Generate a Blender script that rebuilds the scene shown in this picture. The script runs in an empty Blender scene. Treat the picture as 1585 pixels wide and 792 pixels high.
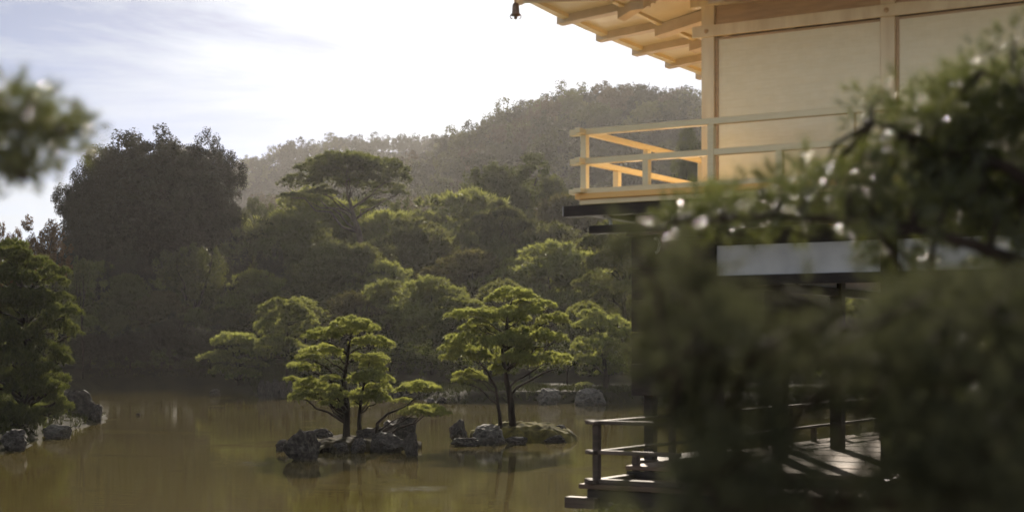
import bpy, math, random
import numpy as np
from mathutils import Vector, Matrix, noise
R = math.radians
rng = np.random.default_rng(7); random.seed(7)
sc = bpy.context.scene; col = sc.collection

# ------------------------------------------------------------------ camera
CAM_Z = 2.75; F = 2400.0; CX, HY = 792.5, 540.0
cd = bpy.data.cameras.new('camera'); cam = bpy.data.objects.new('camera', cd); col.objects.link(cam)
cam.location = (0, 0, CAM_Z); cam.rotation_euler = (R(90), 0, 0)
cd.sensor_width = 36; cd.lens = 36 * F / 1585; cd.shift_y = (HY - 396) / 1585
cd.clip_start = .1; cd.clip_end = 5000
cd.dof.use_dof = True; cd.dof.focus_distance = 44; cd.dof.aperture_fstop = 1.45
sc.camera = cam

# ------------------------------------------------------------------ world, sun, exposure
SUN_EL, SUN_AZ = 22.0, 1.0          # degrees; azimuth measured from +Y towards +X
w = bpy.data.worlds.new('World'); sc.world = w; w.use_nodes = True
nt = w.node_tree; N = nt.nodes; L = nt.links; N.clear()
out = N.new('ShaderNodeOutputWorld'); bg = N.new('ShaderNodeBackground'); bg.inputs[1].default_value = .05
sky = N.new('ShaderNodeTexSky'); sky.sky_type = 'NISHITA'; sky.sun_disc = False
sky.sun_elevation = R(SUN_EL); sky.sun_rotation = R(SUN_AZ); sky.dust_density = .2; sky.air_density = .3; sky.ozone_density = .4; pass
tc = N.new('ShaderNodeTexCoord'); mp = N.new('ShaderNodeMapping'); mp.inputs['Scale'].default_value = (1.3, 1.0, 7.5)
mp.inputs['Rotation'].default_value = (0, R(5), 0); mp.inputs['Location'].default_value = (.3, .1, .25)
nz = N.new('ShaderNodeTexNoise'); nz.inputs['Scale'].default_value = 2.4; nz.inputs['Detail'].default_value = 9
nz.inputs['Roughness'].default_value = .58; nz.inputs['Distortion'].default_value = .5
rp = N.new('ShaderNodeValToRGB'); rp.color_ramp.elements[0].position = .38; rp.color_ramp.elements[1].position = .60
bw = N.new('ShaderNodeRGBToBW')
ml = N.new('ShaderNodeMath'); ml.operation = 'MULTIPLY'; ml.inputs[1].default_value = 1.22
mx = N.new('ShaderNodeMix'); mx.data_type = 'RGBA'
wh = N.new('ShaderNodeCombineColor')
sc2 = N.new('ShaderNodeMath'); sc2.operation = 'MULTIPLY'; sc2.inputs[1].default_value = .85
L.new(tc.outputs['Generated'], mp.inputs[0]); L.new(mp.outputs[0], nz.inputs[0]); L.new(nz.outputs[0], rp.inputs[0])
L.new(sky.outputs[0], bw.inputs[0]); L.new(bw.outputs[0], ml.inputs[0])
wh.inputs[0].default_value, wh.inputs[1].default_value, wh.inputs[2].default_value = 1, 1, 1
vm = N.new('ShaderNodeVectorMath'); vm.operation = 'SCALE'; vm.inputs[0].default_value = (8.0, 8.4, 8.7)
dt = N.new('ShaderNodeVectorMath'); dt.operation = 'DOT_PRODUCT'
dt.inputs[1].default_value = (math.sin(R(SUN_AZ)) * math.cos(R(SUN_EL)), math.cos(R(SUN_AZ)) * math.cos(R(SUN_EL)), math.sin(R(SUN_EL)))
pw_ = N.new('ShaderNodeMath'); pw_.operation = 'POWER'; pw_.inputs[1].default_value = 42
ma_ = N.new('ShaderNodeMath'); ma_.operation = 'MULTIPLY_ADD'; ma_.inputs[1].default_value = 2.0; ma_.inputs[2].default_value = .88
L.new(tc.outputs['Generated'], dt.inputs[0]); L.new(dt.outputs['Value'], pw_.inputs[0]); L.new(pw_.outputs[0], ma_.inputs[0]); L.new(ma_.outputs[0], vm.inputs['Scale'])
L.new(rp.outputs[0], sc2.inputs[0]); L.new(sc2.outputs[0], mx.inputs['Factor'])
L.new(sky.outputs[0], mx.inputs['A']); L.new(vm.outputs[0], mx.inputs['B'])
L.new(mx.outputs['Result'], bg.inputs[0]); L.new(bg.outputs[0], out.inputs[0])
sd = bpy.data.lights.new('sun', 'SUN'); sd.energy = 5.0; sd.angle = R(.5); sd.color = (1, .885, .73)
so = bpy.data.objects.new('sun', sd); col.objects.link(so)
sv = Vector((math.sin(R(SUN_AZ)) * math.cos(R(SUN_EL)), math.cos(R(SUN_AZ)) * math.cos(R(SUN_EL)), math.sin(R(SUN_EL))))
so.rotation_euler = sv.to_track_quat('Z', 'Y').to_euler(); so.location = (0, 30, 60)
sc.view_settings.view_transform = 'Standard'; sc.view_settings.look = 'None'
sc.view_settings.exposure = 0.95; sc.view_settings.gamma = 1
sc.cycles.use_denoising = True; sc.cycles.max_bounces = 8; sc.cycles.diffuse_bounces = 4
sc.cycles.glossy_bounces = 3; sc.cycles.transmission_bounces = 4; sc.cycles.volume_bounces = 0
sc.cycles.transparent_max_bounces = 6; sc.cycles.sample_clamp_indirect = 6
sc.cycles.use_adaptive_sampling = True; sc.cycles.adaptive_threshold = .02

# ------------------------------------------------------------------ materials
def hx(r, g, b):
    f = lambda c: (c / 255 / 12.92) if c < 10 else ((c / 255 + .055) / 1.055) ** 2.4
    return (f(r), f(g), f(b), 1)
def pmat(name, c1, c2=None, scale=4.0, rough=.8, metal=0.0, bump=.0, stretch=(1, 1, 1), spec=.5, detail=6, obj_var=0.0, c3=None):
    m = bpy.data.materials.new(name); m.use_nodes = True
    n = m.node_tree.nodes; l = m.node_tree.links; p = n['Principled BSDF']
    p.inputs['Roughness'].default_value = rough; p.inputs['Metallic'].default_value = metal
    p.inputs['Specular IOR Level'].default_value = spec
    c2 = c2 or tuple(x * .6 for x in c1[:3])
    t = n.new('ShaderNodeTexCoord'); mp = n.new('ShaderNodeMapping'); mp.inputs['Scale'].default_value = stretch
    no = n.new('ShaderNodeTexNoise'); no.inputs['Scale'].default_value = scale; no.inputs['Detail'].default_value = detail
    rr = n.new('ShaderNodeValToRGB'); e = rr.color_ramp.elements
    e[0].position = .33; e[1].position = .68
    e[0].color = (*c2[:3], 1); e[1].color = (*c1[:3], 1)
    if c3: k = e.new(.5); k.color = (*c3[:3], 1)
    l.new(t.outputs['Object'], mp.inputs[0]); l.new(mp.outputs[0], no.inputs[0]); l.new(no.outputs[0], rr.inputs[0])
    src = rr.outputs[0]
    if obj_var:
        oi = n.new('ShaderNodeObjectInfo'); hs = n.new('ShaderNodeHueSaturation')
        a = n.new('ShaderNodeMapRange'); a.inputs[3].default_value = 1 - obj_var; a.inputs[4].default_value = 1 + obj_var
        l.new(oi.outputs['Random'], a.inputs[0]); l.new(a.outputs[0], hs.inputs['Value']); l.new(src, hs.inputs['Color']); src = hs.outputs[0]
    l.new(src, p.inputs['Base Color'])
    if bump:
        b = n.new('ShaderNodeBump'); b.inputs['Strength'].default_value = bump; b.inputs['Distance'].default_value = .02
        l.new(no.outputs[0], b.inputs['Height']); l.new(b.outputs[0], p.inputs['Normal'])
    return m
def leafmat(name, c1, c2, trans=.4, rough=.5, scale=.8, var=.25, tcol=None, spec=.5):
    m = pmat(name, c1, c2, scale=scale, rough=rough, obj_var=var, detail=3, spec=spec)
    n = m.node_tree.nodes; l = m.node_tree.links; p = n['Principled BSDF']; o = n['Material Output']
    tr = n.new('ShaderNodeBsdfTranslucent'); ms = n.new('ShaderNodeMixShader'); ms.inputs[0].default_value = trans
    mm = n.new('ShaderNodeMix'); mm.data_type = 'RGBA'; mm.blend_type = 'MULTIPLY'; mm.inputs['Factor'].default_value = 1
    mm.inputs['B'].default_value = tcol or (1.7, 1.7, .7, 1)
    l.new(p.inputs['Base Color'].links[0].from_socket, mm.inputs['A']); l.new(mm.outputs['Result'], tr.inputs[0])
    l.new(p.outputs[0], ms.inputs[1]); l.new(tr.outputs[0], ms.inputs[2]); l.new(ms.outputs[0], o.inputs[0])
    return m
M = {}
M['pine'] = leafmat('pine_needles', (.29, .31, .12), (.13, .145, .06), .58, .45, 4.5, .12, (1.5, 1.45, .85, 1))
M['pine_dark'] = leafmat('old_pine_needles', (.15, .16, .07), (.055, .062, .03), .45, .6, .5, .35, (1.5, 1.4, .8, 1), spec=.2)
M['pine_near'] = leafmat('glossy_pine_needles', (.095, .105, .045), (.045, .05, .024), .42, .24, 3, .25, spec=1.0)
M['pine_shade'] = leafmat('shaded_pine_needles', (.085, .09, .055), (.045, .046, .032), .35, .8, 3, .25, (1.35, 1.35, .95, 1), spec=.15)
M['pine_mid'] = leafmat('green_pine_needles', (.22, .235, .095), (.09, .10, .042), .52, .55, 2, .2, (1.5, 1.45, .8, 1), spec=.2)
M['pine_shore'] = leafmat('shore_pine_needles', (.115, .13, .048), (.05, .06, .026), .45, .55, 3, .15, (1.5, 1.45, .8, 1), spec=.2)
M['pine_brown'] = leafmat('brownish_pine_needles', (.09, .08, .04), (.045, .042, .024), .35, .6, .5, .3, spec=.2)
M['leaf_shrub'] = leafmat('shrub_leaves', (.06, .07, .025), (.03, .035, .014), .3, .8, 2, .2, spec=.1)
M['leaf_dark'] = leafmat('dark_leaves', (.030, .030, .018), (.016, .015, .010), .15, .7, .3, .15, spec=.12)
M['leaf_mid'] = leafmat('green_leaves', (.08, .088, .034), (.038, .044, .02), .32, .7, .3, .3, spec=.12)
M['leaf_light'] = leafmat('pale_leaves', (.10, .105, .042), (.045, .05, .022), .32, .65, .5, .2, spec=.15)
M['leaf_rust'] = leafmat('rust_leaves', (.13, .075, .032), (.05, .036, .02), .3, .7, .5, .2, (1.5, 1.2, .7, 1), spec=.1)
M['leaf_hill'] = leafmat('hill_leaves', (.036, .038, .018), (.020, .021, .012), .2, .7, .05, .3, spec=.1)
M['leaf_olive'] = leafmat('olive_hill_leaves', (.075, .08, .026), (.038, .04, .016), .25, .7, .05, .3, spec=.1)
M['leaf_brown'] = leafmat('brown_hill_leaves', (.07, .052, .028), (.04, .03, .018), .22, .7, .05, .3, spec=.1)
M['bark'] = pmat('pine_bark', (.042, .03, .023), (.014, .010, .008), 6, .95, spec=.15, bump=.6, stretch=(1, 1, .3))
M['bark_pale'] = pmat('pale_bark', (.13, .10, .075), (.05, .035, .027), 5, .9, bump=.5, stretch=(1, 1, .3))
M['rock'] = pmat('rock', (.085, .074, .063), (.02, .017, .015), 5, .85, bump=.7, detail=10, c3=(.045, .038, .032), spec=.3)
M['rock_pale'] = pmat('pale_rock', (.14, .125, .105), (.04, .035, .03), 6, .85, bump=.7, detail=10)
M['moss'] = pmat('moss', (.17, .145, .04), (.04, .034, .015), 4, 1.0, spec=.1, bump=.5, detail=9)
M['soil'] = pmat('soil', (.026, .024, .012), (.014, .012, .008), .6, 1.0, spec=.05, bump=.3, detail=9)
M['bank_grass'] = leafmat('bank_grass', (.05, .055, .02), (.025, .028, .012), .12, .9, 2, .2, spec=.05)
M['islet_soil'] = pmat('islet_soil', (.055, .045, .022), (.02, .016, .010), 5, 1.0, spec=.05, bump=.5, detail=9)
M['gravel'] = pmat('pale_gravel', (.50, .46, .40), (.36, .33, .28), 30, .95, spec=.1, bump=.3)
M['hill'] = pmat('forest_floor', (.04, .04, .018), (.022, .02, .012), .15, .95)
M['gold'] = pmat('gold_leaf', (.88, .76, .50), (.82, .69, .43), 7.0, .5, metal=.25, bump=.0, stretch=(1, 1, 7), detail=10)
M['gold_column'] = pmat('gold_leaf_worn', (.90, .78, .54), (.76, .62, .40), 2.2, .42, metal=.3, stretch=(3, 3, .6), detail=10)
M['gold_frieze'] = pmat('gold_leaf_shaded', (.66, .48, .30), (.54, .38, .24), 3, .5, metal=.3, stretch=(1, 1, 6))  # darker gold: shade under the eave and in gaps put into the colour
M['gold_wall'] = pmat('gold_leaf_sheets', (.95, .86, .62), (.91, .81, .55), 6, .42, metal=.35, stretch=(1, 1, 8), detail=10)
n = M['gold_wall'].node_tree.nodes; l = M['gold_wall'].node_tree.links; p = n['Principled BSDF']
t = n.new('ShaderNodeTexCoord'); mp = n.new('ShaderNodeMapping'); mp.inputs['Rotation'].default_value = (R(90), 0, 0)
bk = n.new('ShaderNodeTexBrick'); bk.inputs['Scale'].default_value = 1; bk.inputs['Brick Width'].default_value = .115; bk.inputs['Row Height'].default_value = .11
bk.inputs['Mortar Size'].default_value = .002; bk.inputs['Color1'].default_value = (1, 1, 1, 1); bk.inputs['Color2'].default_value = (.965, .965, .955, 1); bk.inputs['Mortar'].default_value = (.93, .92, .90, 1)
mm = n.new('ShaderNodeMix'); mm.data_type = 'RGBA'; mm.blend_type = 'MULTIPLY'; mm.inputs['Factor'].default_value = 1
src = p.inputs['Base Color'].links[0].from_socket
l.new(t.outputs['Object'], mp.inputs[0]); l.new(mp.outputs[0], bk.inputs[0]); l.new(src, mm.inputs['A']); l.new(bk.outputs['Color'], mm.inputs['B']); l.new(mm.outputs['Result'], p.inputs['Base Color'])
M['gold_rafter'] = pmat('gold_lacquer_rafter', (.76, .63, .46), (.64, .52, .37), 4, .5, metal=.15)
M['gold_soffit'] = pmat('gold_soffit', (.84, .76, .58), (.78, .69, .52), 4, .5, metal=.1)
M['gold_floor'] = pmat('gold_lacquer_floor', (.95, .58, .20), (.88, .50, .16), 3, .4, metal=.05)
M['wood'] = pmat('dark_wood', (.045, .032, .026), (.02, .015, .012), 5, .7, stretch=(1, 1, 4), bump=.1)
M['wood_grey'] = pmat('weathered_wood', (.15, .115, .095), (.08, .062, .05), 3, .75, spec=.2, stretch=(.3, 5, 5), bump=.15, obj_var=.2)
M['wood_floor'] = pmat('worn_floor_boards', (.26, .18, .13), (.14, .095, .07), 3, .75, stretch=(.3, 5, 5), spec=.2, bump=.15, obj_var=.25)
M['plaster'] = pmat('white_plaster', (.82, .82, .81), (.66, .66, .66), 3, .8)
M['white_tip'] = pmat('white_paint', (.75, .75, .75), (.6, .6, .6), 8, .7)
M['shingle'] = pmat('bark_shingles', (.09, .07, .055), (.04, .03, .025), 8, .9, bump=.5)
M['bronze'] = pmat('bronze', (.30, .19, .13), (.16, .1, .07), 20, .4, metal=.8)
m = bpy.data.materials.new('pond_water'); m.use_nodes = True; M['water'] = m
n = m.node_tree.nodes; l = m.node_tree.links; p = n['Principled BSDF']
p.inputs['Roughness'].default_value = .035; p.inputs['IOR'].default_value = 1.33
t = n.new('ShaderNodeTexCoord'); mp = n.new('ShaderNodeMapping'); mp.inputs['Scale'].default_value = (.8, 1.6, 1)
n1 = n.new('ShaderNodeTexNoise'); n1.inputs['Scale'].default_value = 3.2; n1.inputs['Detail'].default_value = 4
n2 = n.new('ShaderNodeTexNoise'); n2.inputs['Scale'].default_value = .09; n2.inputs['Detail'].default_value = 3
rr = n.new('ShaderNodeValToRGB'); rr.color_ramp.elements[0].color = (.085, .068, .022, 1); rr.color_ramp.elements[1].color = (.115, .09, .03, 1)
bm_ = n.new('ShaderNodeBump'); bm_.inputs['Strength'].default_value = .07; bm_.inputs['Distance'].default_value = .03
l.new(t.outputs['Object'], mp.inputs[0]); l.new(mp.outputs[0], n1.inputs[0]); l.new(t.outputs['Object'], n2.inputs[0])
l.new(n2.outputs[0], rr.inputs[0]); l.new(rr.outputs[0], p.inputs['Base Color']); n3 = n.new('ShaderNodeTexNoise'); n3.inputs['Scale'].default_value = .22; n3.inputs['Detail'].default_value = 3
mr_ = n.new('ShaderNodeMapRange'); mr_.inputs[1].default_value = .58; mr_.inputs[2].default_value = .72; mr_.inputs[3].default_value = .05; mr_.inputs[4].default_value = .45
l.new(t.outputs['Object'], n3.inputs[0]); l.new(n3.outputs[0], mr_.inputs[0]); l.new(mr_.outputs[0], bm_.inputs['Strength'])
l.new(n1.outputs[0], bm_.inputs['Height']); l.new(bm_.outputs[0], p.inputs['Normal'])

# ------------------------------------------------------------------ helpers
def tag(o, label=None, cat=None, group=None, kind=None):
    if label: o['label'] = label
    if cat: o['category'] = cat
    if group: o['group'] = group
    if kind: o['kind'] = kind
    return o
def empty(name, loc=(0, 0, 0), rz=0.0):
    o = bpy.data.objects.new(name, None); o.location = loc; o.rotation_euler = (0, 0, rz); o.empty_display_size = .3
    col.objects.link(o); return o
def ob(name, me, parent=None, loc=(0, 0, 0), scl=(1, 1, 1), rot=(0, 0, 0)):
    o = bpy.data.objects.new(name, me); o.location = loc; o.scale = scl; o.rotation_euler = rot
    if parent: o.parent = parent
    col.objects.link(o); return o
def mesh(name, V, Fc, mat, smooth=False):
    me = bpy.data.meshes.new(name); V = np.asarray(V, float); Fc = np.asarray(Fc, int)
    k = Fc.shape[1]; nf = len(Fc)
    me.vertices.add(len(V)); me.vertices.foreach_set('co', V.ravel())
    me.loops.add(nf * k); me.loops.foreach_set('vertex_index', Fc.ravel())
    me.polygons.add(nf); me.polygons.foreach_set('loop_start', np.arange(0, nf * k, k))
    me.polygons.foreach_set('use_smooth', np.full(nf, bool(smooth)))
    me.update(calc_edges=True)
    for q in (mat if isinstance(mat, (list, tuple)) else [mat]): me.materials.append(q)
    return me
class MB:
    def __init__(s): s.V = []; s.F = []
    def box(s, x0, x1, y0, y1, z0, z1, b=0.0):
        i = len(s.V)
        s.V += [(x, y, z) for z in (z0, z1) for y in (y0, y1) for x in (x0, x1)]
        s.F += [tuple(i + k for k in f) for f in ((0, 2, 3, 1), (4, 5, 7, 6), (0, 1, 5, 4), (2, 6, 7, 3), (0, 4, 6, 2), (1, 3, 7, 5))]
        return s
    def hexa(s, P):
        i = len(s.V); s.V += [tuple(q) for q in P]
        s.F += [tuple(i + k for k in f) for f in ((0, 2, 3, 1), (4, 5, 7, 6), (0, 1, 5, 4), (2, 6, 7, 3), (0, 4, 6, 2), (1, 3, 7, 5))]
        return s
    def tube(s, pts, rad, n=8, cap=True):
        pts = [Vector(q) for q in pts]; i0 = len(s.V)
        for k, q in enumerate(pts):
            d = (pts[min(k + 1, len(pts) - 1)] - pts[max(k - 1, 0)]).normalized()
            a = d.cross(Vector((.31, .95, .05))).normalized(); c = d.cross(a)
            r = rad[k] if hasattr(rad, '__len__') else rad
            for j in range(n):
                t = 2 * math.pi * j / n
                s.V.append(tuple(q + (a * math.cos(t) + c * math.sin(t)) * r))
        for k in range(len(pts) - 1):
            for j in range(n):
                a = i0 + k * n + j; b = i0 + k * n + (j + 1) % n
                s.F.append((a, b, b + n, a + n))
        return s
    def build(s, name, mat, parent=None, bev=0.0, smooth=False, **kw):
        me = mesh(name, s.V, s.F, mat, smooth)
        if bev:
            import bmesh
            bm = bmesh.new(); bm.from_mesh(me)
            bmesh.ops.bevel(bm, geom=bm.edges[:], offset=bev, segments=1, affect='EDGES', profile=.5); bm.to_mesh(me); bm.free()
        return ob(name, me, parent, **kw)
def P(px, py, D):   # where the line of sight at depth D stands
    return Vector(((px - CX) / F * D, D, CAM_Z + (HY - py) / F * D))
def unit(v): return v / np.maximum(np.linalg.norm(v, axis=1, keepdims=True), 1e-9)

# ------------------------------------------------------------------ foliage meshes
def needles(C, Dr, n, Ln, wd, spread, rg):
    m_ = len(C); C = np.repeat(C, n, 0); Dr = np.repeat(Dr, n, 0)
    d = unit(Dr + rg.normal(0, spread, C.shape)); ln = Ln * rg.uniform(.7, 1.15, (len(C), 1))
    s = unit(np.cross(d, rg.normal(0, 1, C.shape))) * wd
    b = C + d * ln * .08
    V = np.stack([b - s, b + s, C + d * ln], 1).reshape(-1, 3)
    return V, np.arange(len(V)).reshape(-1, 3)
def tufts(rg, nt, nn, Ln, wd, flat):
    a = rg.uniform(0, 6.283, nt); r = np.sqrt(rg.uniform(0, 1, nt)) * (.86 + .10 * np.sin(3 * a + rg.uniform(0, 6)) + .07 * np.sin(5 * a + rg.uniform(0, 6)))
    lump = .07 * np.sin(r * 7 * np.cos(a) + rg.uniform(0, 6)) + .06 * np.sin(r * 8 * np.sin(a) + rg.uniform(0, 6))
    z = flat * (1 - r ** 2) + lump * (1 - r * .6) + rg.normal(0, .02, nt) - flat * .7 * rg.choice([0, 0, 0, 1], nt) * rg.uniform(.3, 1, nt)
    c = np.stack([np.cos(a) * r, np.sin(a) * r, z], 1)
    up = unit(np.stack([np.cos(a) * r * .7, np.sin(a) * r * .7, np.full(nt, .8)], 1) + rg.normal(0, .25, (nt, 3)))
    C = np.repeat(c, 2, 0); U = np.repeat(up, 2, 0); C[1::2] += up * Ln * .35
    return needles(C, U, nn // 2, Ln, wd, .58, rg)
def pad_mesh(name, mat, seed, nt=230, nn=30, Ln=.13, wd=.011, flat=.24, **k):
    rg = np.random.default_rng(seed); V, Fc = tufts(rg, nt, nn, Ln, wd, flat); return mesh(name, V, Fc, mat)
def leaves(C, size, rg, nrm=None):
    n_ = len(C); nr = rg.normal(0, 1, C.shape) if nrm is None else unit(nrm) + rg.normal(0, .38, C.shape)
    a = unit(np.cross(nr, rg.normal(0, 1, C.shape))); b = unit(np.cross(nr, a))
    s = size * rg.uniform(.6, 1.3, (n_, 1))
    V = np.stack([C - a * s, C - b * s * .55, C + a * s, C + b * s * .55], 1).reshape(-1, 3)
    return V, np.arange(len(V)).reshape(-1, 4)
def crown_mesh(name, mat, seed, nl=26, nleaf=9000, size=.03, rad=(.20, .34), squash=.9, low=-.5, hollow=.55):
    rg = np.random.default_rng(seed); c = []
    for k in range(nl):
        z = 1 - (1 - low) * (k + .5) / nl; a = k * 2.39996; q = np.array([math.cos(a), math.sin(a), 0]) * math.sqrt(1 - z * z * .98) + [0, 0, z]
        c.append((q * (rg.uniform(.50, .76) if k % 4 else .36) + rg.normal(0, .04, 3)) / (np.abs(q) ** 3).sum() ** .33 * [1, 1, squash])
    c += [np.array([0, 0, -.1]), np.array([.2, 0, .2])]
    c = np.array(c); nl = len(c); lr = rg.uniform(rad[0], rad[1], nl)
    idx = rg.integers(0, nl, nleaf)
    d = unit(rg.normal(0, 1, (nleaf, 3)))
    sub = unit(rg.normal(0, 1, (nl * 14, 3)))              # sub clumps on every lobe
    k = idx * 14 + rg.integers(0, 14, nleaf)
    C = c[idx] + sub[k] * lr[idx][:, None] * .85 + d * (lr[idx] * .42)[:, None] * rg.uniform(hollow, 1, (nleaf, 1))
    V, Fc = leaves(C, size, rg, sub[k] * .6 + d + np.array([0, 0, .25]))
    return mesh(name, V, Fc, mat)
pads = [pad_mesh('needle_pad', M['pine'], 10 + k) for k in range(5)]
padsD = [pad_mesh('needle_pad_dark', M['pine_dark'], 30 + k, nt=160, nn=20, Ln=.2, wd=.026) for k in range(3)]
crownsB = [crown_mesh('broad_crown', M['leaf_dark'], 50, nl=40, nleaf=80000, size=.021, rad=(.20, .33), low=-.8, squash=1.0),
           crown_mesh('broad_crown_b', M['leaf_mid'], 51, nl=34, nleaf=22000, size=.024, rad=(.14, .25)),
           crown_mesh('broad_crown_c', M['leaf_light'], 52, nl=26, nleaf=11000, size=.028, rad=(.14, .26), low=-.8),
           crown_mesh('broad_crown_d', M['leaf_rust'], 53, nl=26, nleaf=11000, size=.028, rad=(.14, .26), low=-.8)]
def recol(me, mat):
    c = me.copy(); c.materials[0] = mat; return c
hillm = [crown_mesh('hill_crown', M['leaf_hill'], 60 + k, nl=11 + k, nleaf=3600, size=.052, rad=(.24, .40), squash=.95 + .06 * k) for k in range(5)]
def pine_crown(seed, mat, shape='dome', nl=12):
    rg = np.random.default_rng(seed); VV = []; off = 0
    if shape == 'spire': nl = 16
    for k in range(nl):
        f = k / (nl - 1); z = .32 + .64 * f
        prof = {'dome': math.sqrt(max(0, 1 - (f * .95) ** 2.2)), 'spire': (1 - f) * .9 + .12, 'umbrella': .5 + .5 * math.sin(f * 2.6)}[shape]
        r = prof * .40; nn = 5 if prof > .35 else 3
        for j in range(nn):
            a = rg.uniform(0, 6.28); rr_ = r * rg.uniform(.55, 1.0)
            me = pad_arr(rg, mat)
            s = (.13 + .09 * prof) * rg.uniform(.7, 1.3)
            t = rg.uniform(0, 6.28); ct, st = math.cos(t), math.sin(t)
            v = me * s; v = np.stack([v[:, 0] * ct - v[:, 1] * st, v[:, 0] * st + v[:, 1] * ct, v[:, 2] * .95], 1)
            VV.append(v + [math.cos(a) * rr_, math.sin(a) * rr_, z + rg.uniform(-.03, .03) - rr_ * .12])
    V = np.concatenate(VV); return mesh('pine_crown', V, np.arange(len(V)).reshape(-1, 3), mat)
def pad_arr(rg, mat):
    return tufts(rg, 46, 12, .26, .034, .24)[0]
crownsP = [pine_crown(81, M['pine_dark'], 'dome'), pine_crown(82, M['pine_dark'], 'dome', 10), pine_crown(83, M['pine_dark'], 'spire'), pine_crown(84, M['pine_dark'], 'umbrella', 7)]
crownsV = [crownsP, [recol(q, M['pine_mid']) for q in crownsP], [recol(q, M['pine_brown']) for q in crownsP]]
padsM = [recol(q, M['pine_mid']) for q in pads]; padsS = [recol(q, M['pine_shore']) for q in pads]

# ------------------------------------------------------------------ terrain and water
def pd(px, D): return ((px - CX) / F * D, D)
POND = [(-17, 12), (-16, 30), pd(-20, 42), pd(42, 42.5), pd(55, 48), pd(162, 58.5), pd(166, 64), pd(100, 78), pd(60, 98), pd(150, 111), pd(380, 110),
        pd(398, 89), pd(520, 87), pd(640, 86), pd(690, 78), pd(1000, 78), pd(1300, 72), (25, 60), (31, 45), (27, 30), (13, 18.6), (5, 18.3), (2.4, 17), (0, 13)]
def sdist(X, Y, poly):
    X = np.asarray(X, float); Y = np.asarray(Y, float); d = np.full(X.shape, 1e9); ins = np.zeros(X.shape, bool)
    for k in range(len(poly)):
        x0, y0 = poly[k]; x1, y1 = poly[(k + 1) % len(poly)]
        t = np.clip(((X - x0) * (x1 - x0) + (Y - y0) * (y1 - y0)) / ((x1 - x0) ** 2 + (y1 - y0) ** 2), 0, 1)
        d = np.minimum(d, np.hypot(X - x0 - t * (x1 - x0), Y - y0 - t * (y1 - y0)))
        ins ^= ((y0 > Y) != (y1 > Y)) & (X < (x1 - x0) * (Y - y0) / (y1 - y0 + 1e-12) + x0)
    return np.where(ins, -d, d)
def ss(t): t = np.clip(t, 0, 1); return t * t * (3 - 2 * t)
PA = np.array([(-900, 420), (0, 470), (200, 410), (300, 310), (355, 272), (400, 252), (450, 238), (540, 223), (600, 224), (640, 226), (700, 222), (800, 235), (1000, 260), (1600, 330), (2600, 420)], float)
PB = np.array([(-900, 470), (0, 420), (300, 355), (430, 310), (560, 262), (640, 248), (700, 214), (760, 186), (800, 170), (880, 147), (960, 137), (1040, 144), (1085, 160), (1300, 215), (1585, 300), (2600, 430)], float)
DA, DB = 700.0, 500.0
def height(X, Y):
    X = np.asarray(X, float); Y = np.asarray(Y, float)
    d = sdist(X, Y, POND)
    near = np.where(d < 0, -.9 * ss(-d / 1.5) - .02, .55 * ss(d / 1.2) + np.clip(d, 0, 8) * .02)
    near = near + np.where((Y < 17) & (d > 0), .45 * ss(d / 2), 0)
    rise = np.clip(Y - 95, 0, 110) * .045
    px = CX + F * X / np.maximum(Y, 1)
    hB = CAM_Z + (HY - 48 - np.interp(px, PB[:, 0], PB[:, 1])) / F * DB
    hA = CAM_Z + (HY - 15 - np.interp(px, PA[:, 0], PA[:, 1])) / F * DA
    base = near + rise
    fB = ss((Y - 190) / (DB - 190)); fall = 1 - .5 * ss((Y - DB) / 120)
    z = base * (1 - fB) + hB * fB * fall
    fA = ss((Y - 560) / (DA - 560)) * (1 - .6 * ss((Y - DA) / 250)); z = np.maximum(z, base * (1 - fA) + hA * fA)
    return np.where(Y > 190, z, base)
def grid(xs, ys):
    X, Y = np.meshgrid(xs, ys); Z = height(X, Y)
    V = np.stack([X, Y, Z], -1).reshape(-1, 3); nx = len(xs)
    i = (np.arange(len(ys) - 1)[:, None] * nx + np.arange(nx - 1)[None, :]).ravel()
    return V, np.stack([i, i + 1, i + 1 + nx, i + nx], 1)
xs = np.unique(np.concatenate([np.arange(-900, -60, 14), np.arange(-60, 60, .8), np.arange(60, 901, 14)]))
ys = np.unique(np.concatenate([np.arange(-300, 0, 20), np.arange(0, 125, .8), np.arange(125, 240, 5), np.arange(240, 960, 12)]))
V, Fc = grid(xs, ys)
tag(ob('ground', mesh('ground', V, Fc, M['soil'], True)), kind='structure')
V, Fc = grid(np.arange(-60, 61, 4.0), np.arange(-60, 10.1, 2.0)); V[:, 2] += .012
tag(ob('gravel_path', mesh('gravel_path', V, Fc, M['gravel'], True)), kind='structure')  # unseen gravel ground behind the camera, added to bounce sunlight onto the gold wall
V = [(-70, -5, 0), (70, -5, 0), (70, 125, 0), (-70, 125, 0)]
tag(ob('pond_water', mesh('pond_water', V, [(0, 1, 2, 3)], M['water'])), kind='structure')
def hz(x, y): return float(height(np.array([x]), np.array([y]))[0])

# ------------------------------------------------------------------ the pavilion (local X along its front, local Y along its side)
ANG = math.atan2(-.525, .851)
PV = empty('golden_pavilion', (2.61, 21.385, 0), ANG)
tag(PV, 'pavilion with gold leafed upper storey and dark open ground floor at the pond edge', 'pavilion')
B = 2.53; NX, NY = 5, 4; LX, LY = B * NX, B * NY; WV = 1.18
def bx(name, mat, *a, bev=.006, parent=PV): return MB().box(*a).build(name, M[mat], parent, bev)
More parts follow.
